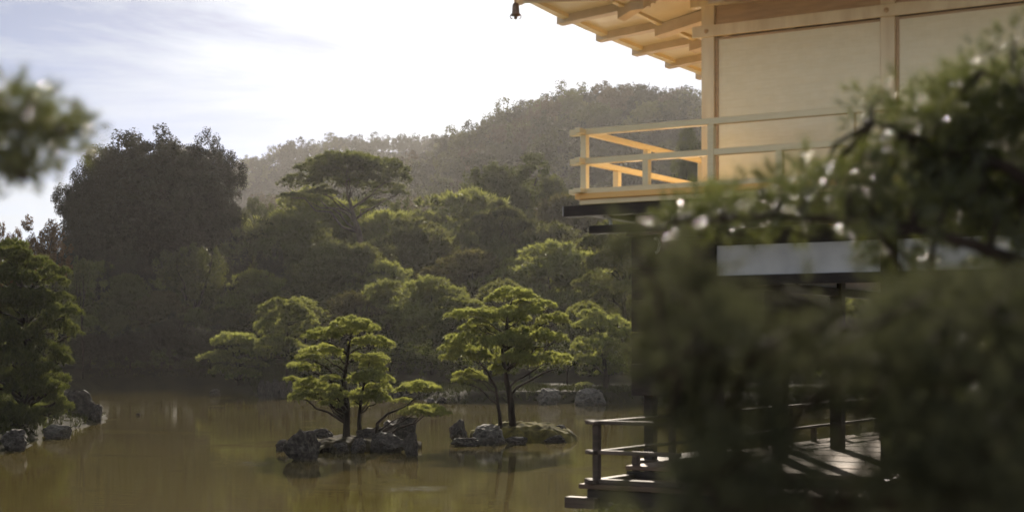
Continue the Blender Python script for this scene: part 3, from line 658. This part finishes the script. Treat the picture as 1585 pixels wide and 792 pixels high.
# ------------------------------------------------------------------ broadleaf trees with a place of their own
def broad(label, px, ytop, wpx, D, hpx, mi, name='broadleaf_tree', group=None, rot=0.0, stretch=1.0, seed=0, lit=True, me=None):
    k = D / F; q = P(px, ytop, D); g = hz(q.x, D); rad = wpx * k / 2; hh = hpx * k / 2
    T = empty(name, (q.x, D, g)); tag(T, label, 'tree', group)
    zc = q.z - g - hh * .93
    pts = wiggle((0, 0, -.3), (rad * .05, 0, max(zc, 1)), 4, .03, seed)
    MB().tube(pts, [rad * .07 * (1 - .5 * j / 4) for j in range(5)], 8).build('trunk', M['bark'], T, smooth=True)
    for j in range(4):
        a = rot + j * 1.6; e = Vector((math.cos(a) * rad * .55, math.sin(a) * rad * .55, zc + hh * .3 * (j % 2 + .3)))
        MB().tube(wiggle(pts[2], e, 4, .05, seed + j), [rad * .035 * (1 - .6 * i / 4) for i in range(5)], 6).build('limb', M['bark'], T, smooth=True)
    ob('crown', me or crownsB[mi], T, (0, 0, zc), (rad, rad * stretch, hh), (0, 0, rot))
    return T
broad('great dark broadleaf tree standing highest above the left shore', 248, 206, 230, 140, 200, 0, seed=1)
broad('dark crown filling the middle of the great dark tree', 240, 285, 230, 139, 190, 0, rot=3, seed=34)
broad('dark crown merging into the great dark tree at its left shoulder', 192, 218, 140, 141, 150, 0, rot=5, seed=31)
broad('dark tree crowded against the left side of the great dark tree', 138, 262, 110, 138, 150, 0, rot=2, seed=2)
broad('dark tree filling in below the great dark tree on its right', 308, 212, 130, 143, 150, 0, rot=4, seed=3)
broad('dark crown low at the right flank of the great dark tree', 325, 290, 105, 139, 190, 0, rot=1, seed=32)
broad('dark crown low at the left flank of the great dark tree', 150, 320, 130, 134, 180, 0, rot=1, seed=33)
broad('rounded brown green tree standing out before the right hill', 790, 226, 170, 172, 190, 1, rot=1, seed=4)
broad('smaller rounded crown pressed to the right of the rounded brown green tree', 862, 268, 80, 170, 130, 1, rot=3, seed=5)
broad('pale leafed loose tree glinting right of the great dark tree', 300, 352, 130, 122, 170, 2, rot=1, seed=6)
broad('tall pale leafed tree left of the umbrella pine', 400, 305, 110, 140, 170, 2, rot=2.5, seed=7)
broad('rust tinged tree on the far left behind the bank pine', 66, 328, 110, 118, 150, 3, rot=.7, seed=8)
broad('rust coloured autumn tree at the extreme left', 12, 340, 70, 112, 140, 3, rot=2, seed=9)
broad('yellow green small tree under the great dark tree, beside the bank pine', 128, 385, 46, 108, 80, 2, rot=3, seed=10)
broad('tree with small round crown just left of the gold wall corner', 1075, 188, 90, 190, 170, 1, rot=5, seed=12)
broad('brown green tree low between the left hill and the pale tree', 420, 330, 100, 160, 150, 1, rot=2, seed=13)

# ------------------------------------------------------------------ the wood behind the pond: pines and broadleaf trees one by one
rg = random.Random(21)
trunk_me = MB().tube(wiggle((0, 0, -.02), (.01, 0, .85), 6, .02, 3), [.022, .019, .017, .014, .011, .008, .005], 7)
trunk_me = mesh('forest_trunk', trunk_me.V, trunk_me.F, M['bark'], True)
def place(px):
    for a, t in ((90, 'at the far left edge'), (260, 'toward the left bank pine'), (470, 'behind the revetment'), (620, 'behind the left islet'), (700, 'in the gap between the islets'), (890, 'behind the right islet'), (1010, 'beside the pavilion corner')):
        if px < a: return t
    return 'behind the pavilion'
SH = ('domed', 'broad', 'pointed', 'flat topped')
def forest_pine(px, ytop, D, v, label, group, H=None):
    label = SH[v] + ' ' + label + ' ' + place(px); group = SH[v] + ' ' + group + ' ' + place(px)
    if 470 < px < 625 and D < 150: ytop = max(ytop, 385)
    q = P(px, ytop, D); g = hz(q.x, D); h = q.z - g
    if h < 2: return
    T = empty('pine_tree', (q.x, D, g)); T.rotation_euler.z = rg.uniform(0, 6.28); tag(T, label, 'pine tree', group)
    wd = min(h * rg.uniform(.85, 1.1), 13)
    ob('trunk', trunk_me, T, scl=(h, h, h)); ob('crown', crownsV[rg.choice((0, 0, 1, 1, 2))][v], T, scl=(wd, wd, h))
rows = [ # D, y top, px from, px to, step, label, group
  (104, 455, 480, 1590, 62, 'pine in the front row of the wood', 'pines of the front row'),
  (116, 470, 130, 420, 58, 'low pine on the distant shore', 'low pines of the distant shore'),
  (122, 400, 400, 1590, 66, 'pine in the second row', 'second row pines of the wood'),
  (126, 425, 150, 400, 60, 'dark pine under the great dark tree', 'pines under the great dark tree'),
  (140, 360, 430, 1590, 64, 'pine in the middle rows', 'middle pines of the wood'),
  (158, 322, 400, 1300, 70, 'pine at the back of the wood', 'back pines of the wood'),
]
for D, yt, a, b_, st, lab, gr in rows:
    px = a
    while px < b_:
        forest_pine(px + rg.uniform(-12, 12), yt + rg.uniform(-22, 26), D + rg.uniform(-4, 4), rg.choice((0, 1, 0, 1, 2, 3)), lab, gr)
        px += st
# broadleaf between
for D, yt, a, b_, st, lab, gr in [
  (170, 305, 380, 1300, 60, 'rounded broadleaf tree at the foot of the hill', 'broadleaf trees at the foot of the hill'),
  (185, 290, 420, 1300, 66, 'broadleaf tree behind the wood on the lower slope', 'broadleaf trees on the lower slope'),
  (112, 500, 90, 420, 60, 'dark bushy tree by the distant left water', 'bushy trees by the distant left water'),
  (150, 380, -60, 90, 55, 'dark tree behind the far left shore', 'dark trees behind the far left shore'),
  (130, 400, 90, 430, 48, 'dark tree low under the great dark tree', 'dark trees low under the great dark tree'),
  (111.6, 535, 80, 430, 30, 'low dark bush on the distant left waterline', 'bushes on the distant left waterline'),
  (101, 480, -60, 90, 40, 'dark bush behind the left bank pine', 'bushes behind the left bank pine'),
  (92, 530, 470, 700, 46, 'dark evergreen bush behind the far shore', 'evergreen bushes behind the far shore'),
  (88, 520, 700, 1590, 60, 'dark evergreen bush behind the right far shore', 'evergreen bushes behind the right far shore')]:
    px = a; i = 0
    while px < b_:
        y_ = yt + rg.uniform(-12, 16); q = P(px, y_, D); k = D / F; g = hz(q.x, D); h = q.z - g; rad = st * k * rg.uniform(.6, .78)
        T = empty('broadleaf_tree' if D >= 112 else 'evergreen_bush', (q.x, D + rg.uniform(-2, 2), g)); tag(T, lab + ' ' + place(px), 'tree' if D >= 112 else 'bush', gr + ' ' + place(px))
        ob('crown', (shr[0] if D < 112 else crownsB[1 if D > 160 else 0]), T, (0, 0, h * .55), (rad, rad, h * .5), (0, 0, rg.uniform(0, 6.28)))
        ob('trunk', trunk_me, T, scl=(h, h, h * .8))
        px += st; i += 1

# ------------------------------------------------------------------ forested hills
HM = {'dark': 'leaf_hill', 'olive': 'leaf_olive', 'brown': 'leaf_brown'}
hv = {k: [recol(q, M[v]) for q in hillm] for k, v in HM.items()}
def hill_tree(px, D, rad, zone):
    x = (px - CX) / F * D; g = hz(x, D); v = rg.randrange(5); s = rad * rg.uniform(.75, 1.3)
    kd = rg.choice(('dark', 'dark', 'olive', 'olive', 'brown'))
    if zone == 'far': kd = rg.choice(('dark', 'dark', 'dark', 'olive'))
    o = ob('hill_tree', hv[kd][v], None, (x, D, g + s * .8), (s, s, s * rg.uniform(.8, 1.15)), (0, 0, rg.uniform(0, 6.28)))
    wh_ = {'ridge': 'on the skyline of the nearer hill', 'far': 'on the far left hill', 'slope': ('low' if D < 330 else 'high') + ' on the nearer hill'}[zone]
    wx = 'left of the rounded tree' if px < 700 else ('above the rounded tree' if px < 880 else 'near the pavilion')
    if zone == 'far': wx = 'above the umbrella pine' if px > 470 else 'next to the great dark tree'
    tag(o, '%s tree %s, %s' % (kd, wh_, wx), 'tree', '%s trees %s, %s' % (kd, wh_, wx))
px = 540
while px < 1110: hill_tree(px, DB + rg.uniform(-8, 4), 3.3, 'ridge'); px += rg.uniform(9, 19)
for D, st in ((474, 21), (445, 23), (412, 26), (378, 28), (345, 31), (312, 35), (275, 40), (240, 46), (212, 52)):
    px = 400 + (500 - D) * .05 + rg.uniform(0, 20)
    while px < 1110:
        hill_tree(px, D + rg.uniform(-9, 9), 4.6, 'slope'); px += st * rg.uniform(.85, 1.2)
for D, st, a in ((700, 11, 335), (672, 14, 345), (640, 17, 350), (600, 20, 355)):
    px = a
    while px < 720: hill_tree(px, D + rg.uniform(-8, 8), 4.6, 'far'); px += st * rg.uniform(.8, 1.3)
# closed understorey on the slopes: one mass of leaves
rgn = np.random.default_rng(5)
n_ = 90000; D_ = rgn.uniform(200, 515, n_) ; px_ = rgn.uniform(330, 1300, n_); X = (px_ - CX) / F * D_; Z = height(X, D_)
D2 = rgn.uniform(570, 712, 40000); px2 = rgn.uniform(300, 760, 40000); X2 = (px2 - CX) / F * D2; Z2 = height(X2, D2)
C = np.concatenate([np.stack([X, D_, Z + rgn.uniform(0, 1.0, n_)], 1), np.stack([X2, D2, Z2 + rgn.uniform(0, 1.0, 40000)], 1)])
V, Fc = leaves(C, .42, rgn)
tag(ob('hillside_understorey', mesh('hillside_understorey', V, Fc, M['leaf_hill'])), 'dense leafy understorey closing the wooded hillsides', 'undergrowth', kind='stuff')
# grass and low plants on banks and islands
n_ = 60000; X = rgn.uniform(-30, 32, n_); Y = rgn.uniform(40, 118, n_); d_ = sdist(X, Y, POND); k_ = (d_ > .1) & (d_ < 7)
X, Y = X[k_], Y[k_]; Z = height(X, Y)
V, _ = needles(np.stack([X, Y, Z], 1), np.tile([0, 0, 1.], (len(X), 1)), 5, .3, .02, .5, rgn)
tag(ob('bank_grass', mesh('bank_grass', V, np.arange(len(V)).reshape(-1, 3), M['bank_grass'])), 'rough low grass along the pond banks', 'grass', kind='stuff')

# ------------------------------------------------------------------ near pines, out of focus
def near_cluster(seed, ntw=19, nnd=46):
    rg = np.random.default_rng(seed); C = []; Dd = []
    for k in range(ntw):
        c0 = rg.normal(0, .42, 3) * [1, 1, .6]; d = unit((c0 + rg.normal(0, .35, 3) + [0, 0, .35])[None])[0]
        for t in np.linspace(0, 1, 9): C.append(c0 + d * t * .32); Dd.append(d)
    V, Fc = needles(np.array(C), np.array(Dd), 9, .52, .0046, .40, rg)
    return mesh('needle_cluster', V, Fc, M['pine_near'])
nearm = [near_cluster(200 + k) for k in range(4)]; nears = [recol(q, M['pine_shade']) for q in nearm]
def near_pine(label, base, trunk, r0, limbs, clusters, seed, ylim=-9):
    """limbs: lists of world points; clusters: world points with radius"""
    base = Vector(base); T = empty('pine_tree', base); tag(T, label, 'pine tree'); rg = random.Random(seed)
    pts = [Vector(q) - base for q in trunk]
    MB().tube(pts, [r0 * (1 - .5 * k / (len(pts) - 1)) for k in range(len(pts))], 12).build('trunk', M['bark'], T, smooth=True)
    nodes = []
    for lb in limbs:
        q = []
        for i in range(len(lb) - 1): q += wiggle(lb[i], lb[i + 1], 4, .03, seed + i + len(nodes))[:-1]
        q.append(Vector(lb[-1])); q = [v - base for v in q]; nodes += q
        MB().tube(q, [.030 * (1 - .75 * k / (len(q) - 1)) for k in range(len(q))], 8).build('limb', M['bark'], T, smooth=True)
    for c, r in clusters:
        q = Vector(c) - base; st = min(nodes, key=lambda v: (v - q).length)
        MB().tube(wiggle(st, q, 3, .05, rg.randrange(999)), [.012, .01, .008, .004], 5).build('twig', M['bark'], T, smooth=True)
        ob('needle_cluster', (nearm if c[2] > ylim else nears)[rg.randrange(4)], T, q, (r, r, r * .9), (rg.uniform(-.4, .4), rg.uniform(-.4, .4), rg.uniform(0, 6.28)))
def inpoly(x, y, poly):
    c = False
    for k in range(len(poly)):
        x0, y0 = poly[k]; x1, y1 = poly[(k + 1) % len(poly)]
        if (y0 > y) != (y1 > y) and x < (x1 - x0) * (y - y0) / (y1 - y0) + x0: c = not c
    return c
def fill(poly, holes, n, D0, D1, r, seed, edge=0):
    rg = random.Random(seed); outp = []; tries = 0
    xs_ = [a for a, b in poly]; ys_ = [b for a, b in poly]
    while len(outp) < n and tries < 20000:
        tries += 1; x = rg.uniform(min(xs_), max(xs_)); y = rg.uniform(min(ys_), max(ys_))
        if not inpoly(x, y, poly) or any(inpoly(x, y, h) for h in holes): continue
        outp.append((tuple(P(x, y, rg.uniform(D0, D1))), r * rg.uniform(.7, 1.2)))
    return outp
upper = [(1640, 70), (1545, 90), (1500, 125), (1420, 155), (1370, 165), (1350, 215), (1300, 250), (1240, 290), (1180, 315), (1060, 328), (1045, 350), (1110, 352), (1200, 345), (1330, 345), (1380, 360), (1640, 350)]
mid = [(1340, 340), (1400, 350), (1640, 340), (1640, 800), (1380, 800), (1370, 430), (1345, 400)]
gap2 = [(1395, 372), (1540, 362), (1545, 425), (1395, 428)]
lower = [(1130, 470), (1350, 455), (1640, 440), (1640, 830), (1130, 830), (1150, 745), (1150, 655), (1110, 600)]
lowleft = [(975, 440), (1000, 385), (1090, 380), (1130, 440), (1110, 600), (1150, 655), (1150, 745), (1130, 830), (1010, 830), (1050, 740), (1020, 640)]
deckhole = [(1180, 700), (1245, 655), (1295, 612), (1375, 605), (1375, 752), (1180, 752)]
panelhole = [(1100, 365), (1345, 360), (1345, 430), (1100, 432)]
clu = fill(upper, [panelhole], 125, 5.8, 7.2, .15, 1) + fill(mid, [gap2, deckhole], 55, 5.6, 7.0, .175, 2)
clu += [(tuple(P(x, y, 6.4)), .11) for x, y in ((1345, 160), (1335, 185), (1050, 330), (1040, 350), (1075, 340), (1100, 335), (1570, 60), (1530, 80), (1480, 120), (1585, 90), (1210, 290), (1150, 320))]
W = lambda px, py, D: tuple(P(px, py, D))
near_pine('large out of focus pine reaching in from the right in front of the pavilion', (2.35, 5.8, 1.1),
    [(2.35, 5.8, 1.0), W(1710, 600, 5.75), W(1690, 400, 5.85), W(1700, 200, 5.95), W(1720, -100, 5.95)], .13,
    [[W(1692, 470, 5.85), W(1585, 405, 5.75), W(1480, 372, 5.75), W(1350, 345, 5.95), W(1200, 335, 6.05), W(1060, 340, 6.15)],
     [W(1700, 330, 5.85), W(1560, 260, 5.95), W(1440, 220, 6.15), W(1350, 190, 6.15)],
     [W(1700, 230, 5.85), W(1600, 150, 5.95), W(1520, 110, 5.95)],
     [W(1705, 560, 5.75), W(1560, 560, 5.55), W(1430, 520, 5.35)],
     [W(1705, 640, 5.75), W(1550, 700, 5.55), W(1420, 720, 5.35)]], clu, 3)
clu = fill(lower, [deckhole], 95, 3.3, 4.6, .13, 5) + fill(lowleft, [], 42, 3.3, 4.6, .11, 15)
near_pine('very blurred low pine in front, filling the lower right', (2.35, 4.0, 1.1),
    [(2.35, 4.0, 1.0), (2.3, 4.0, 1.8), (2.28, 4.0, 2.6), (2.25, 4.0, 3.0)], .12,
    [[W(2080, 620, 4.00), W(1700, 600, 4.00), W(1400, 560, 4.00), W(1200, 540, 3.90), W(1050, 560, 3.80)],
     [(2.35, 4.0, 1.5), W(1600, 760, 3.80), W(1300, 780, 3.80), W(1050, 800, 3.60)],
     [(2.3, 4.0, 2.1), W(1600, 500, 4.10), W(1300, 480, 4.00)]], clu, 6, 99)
lp = [(-60, 160), (30, 150), (100, 165), (140, 205), (95, 225), (40, 230), (60, 250), (30, 290), (0, 250), (-60, 240)]
clu = fill(lp, [], 30, 4.6, 5.4, .12, 8) + [(W(135, 205, 5), .06), (W(118, 195, 5), .08), (W(40, 285, 5), .05), (W(75, 262, 5), .045)]
near_pine('out of focus pine whose single bough enters at the upper left edge', (-4.0, 5.1, 1.1),
    [(-4.0, 5.1, 1.0), (-3.95, 5.1, 2.4), (-3.9, 5.1, 3.8), (-3.85, 5.1, 5)], .12,
    [[(-3.92, 5.1, 3.3), W(-150, 230, 5.1), W(0, 200, 5), W(110, 200, 5)], [W(-60, 215, 5.05), W(10, 240, 5), W(35, 275, 5)]], clu, 9)
# shrubs on the near bank below the deck
for k, (px, py, D, wp) in enumerate(((905, 800, 17.2, 90), (960, 790, 17.8, 90), (1100, 800, 16.8, 130), (1230, 788, 16.5, 130), (1360, 800, 15.1, 150), (1500, 790, 15.5, 170))):
    q = P(px, py, D); T = empty('shrub', (q.x, D, hz(q.x, D)))
    tag(T, ['small shrub furthest left on the near bank at the bottom edge', 'shrub at the bottom edge under the deck corner', 'shrub at the bottom edge right of the deck corner',
            'greener shrub at the bottom edge below the sunlit floor boards', 'dark shrub at the bottom edge below the front column', 'dark shrub in the lower right corner'][k], 'shrub')
    rr_ = wp * D / F / 2; ob('foliage', shr[1], T, (0, 0, max(q.z - T.location.z - rr_ * .4, .1)), (rr_, rr_, rr_ * .8)); MB().tube([(0, 0, -.1), (0, 0, .3)], .02, 6).build('stem', M['bark'], T)

# ------------------------------------------------------------------ haze
m = bpy.data.materials.new('air_haze'); m.use_nodes = True; n = m.node_tree.nodes; n.clear()
o_ = n.new('ShaderNodeOutputMaterial'); pv = n.new('ShaderNodeVolumePrincipled')
pv.inputs['Color'].default_value = (.90, .88, .88, 1); pv.inputs['Density'].default_value = .000105; pv.inputs['Anisotropy'].default_value = .55
m.node_tree.links.new(pv.outputs[0], o_.inputs['Volume'])
o = MB().box(-905, 905, -305, 965, -2.2, 112).build('haze', m); tag(o, 'thin warm haze hanging over the pond and hills', 'haze', kind='stuff')

# ------------------------------------------------------------------ tell small sets of look-alikes apart by their place
sets_ = {}
for o in col.objects:
    if o.parent is None and o.get('label') and o.get('group'): sets_.setdefault(o['label'], []).append(o)
for lb_, os_ in sets_.items():
    names_ = {2: ('left one', 'right one'), 3: ('leftmost', 'middle one', 'rightmost'), 4: ('leftmost', 'second from left', 'third from left', 'rightmost')}.get(len(os_))
    if names_ and len(lb_.split()) <= 12:
        for o, n_ in zip(sorted(os_, key=lambda q: q.location.x / q.location.y), names_): o['label'] = lb_ + ', ' + n_
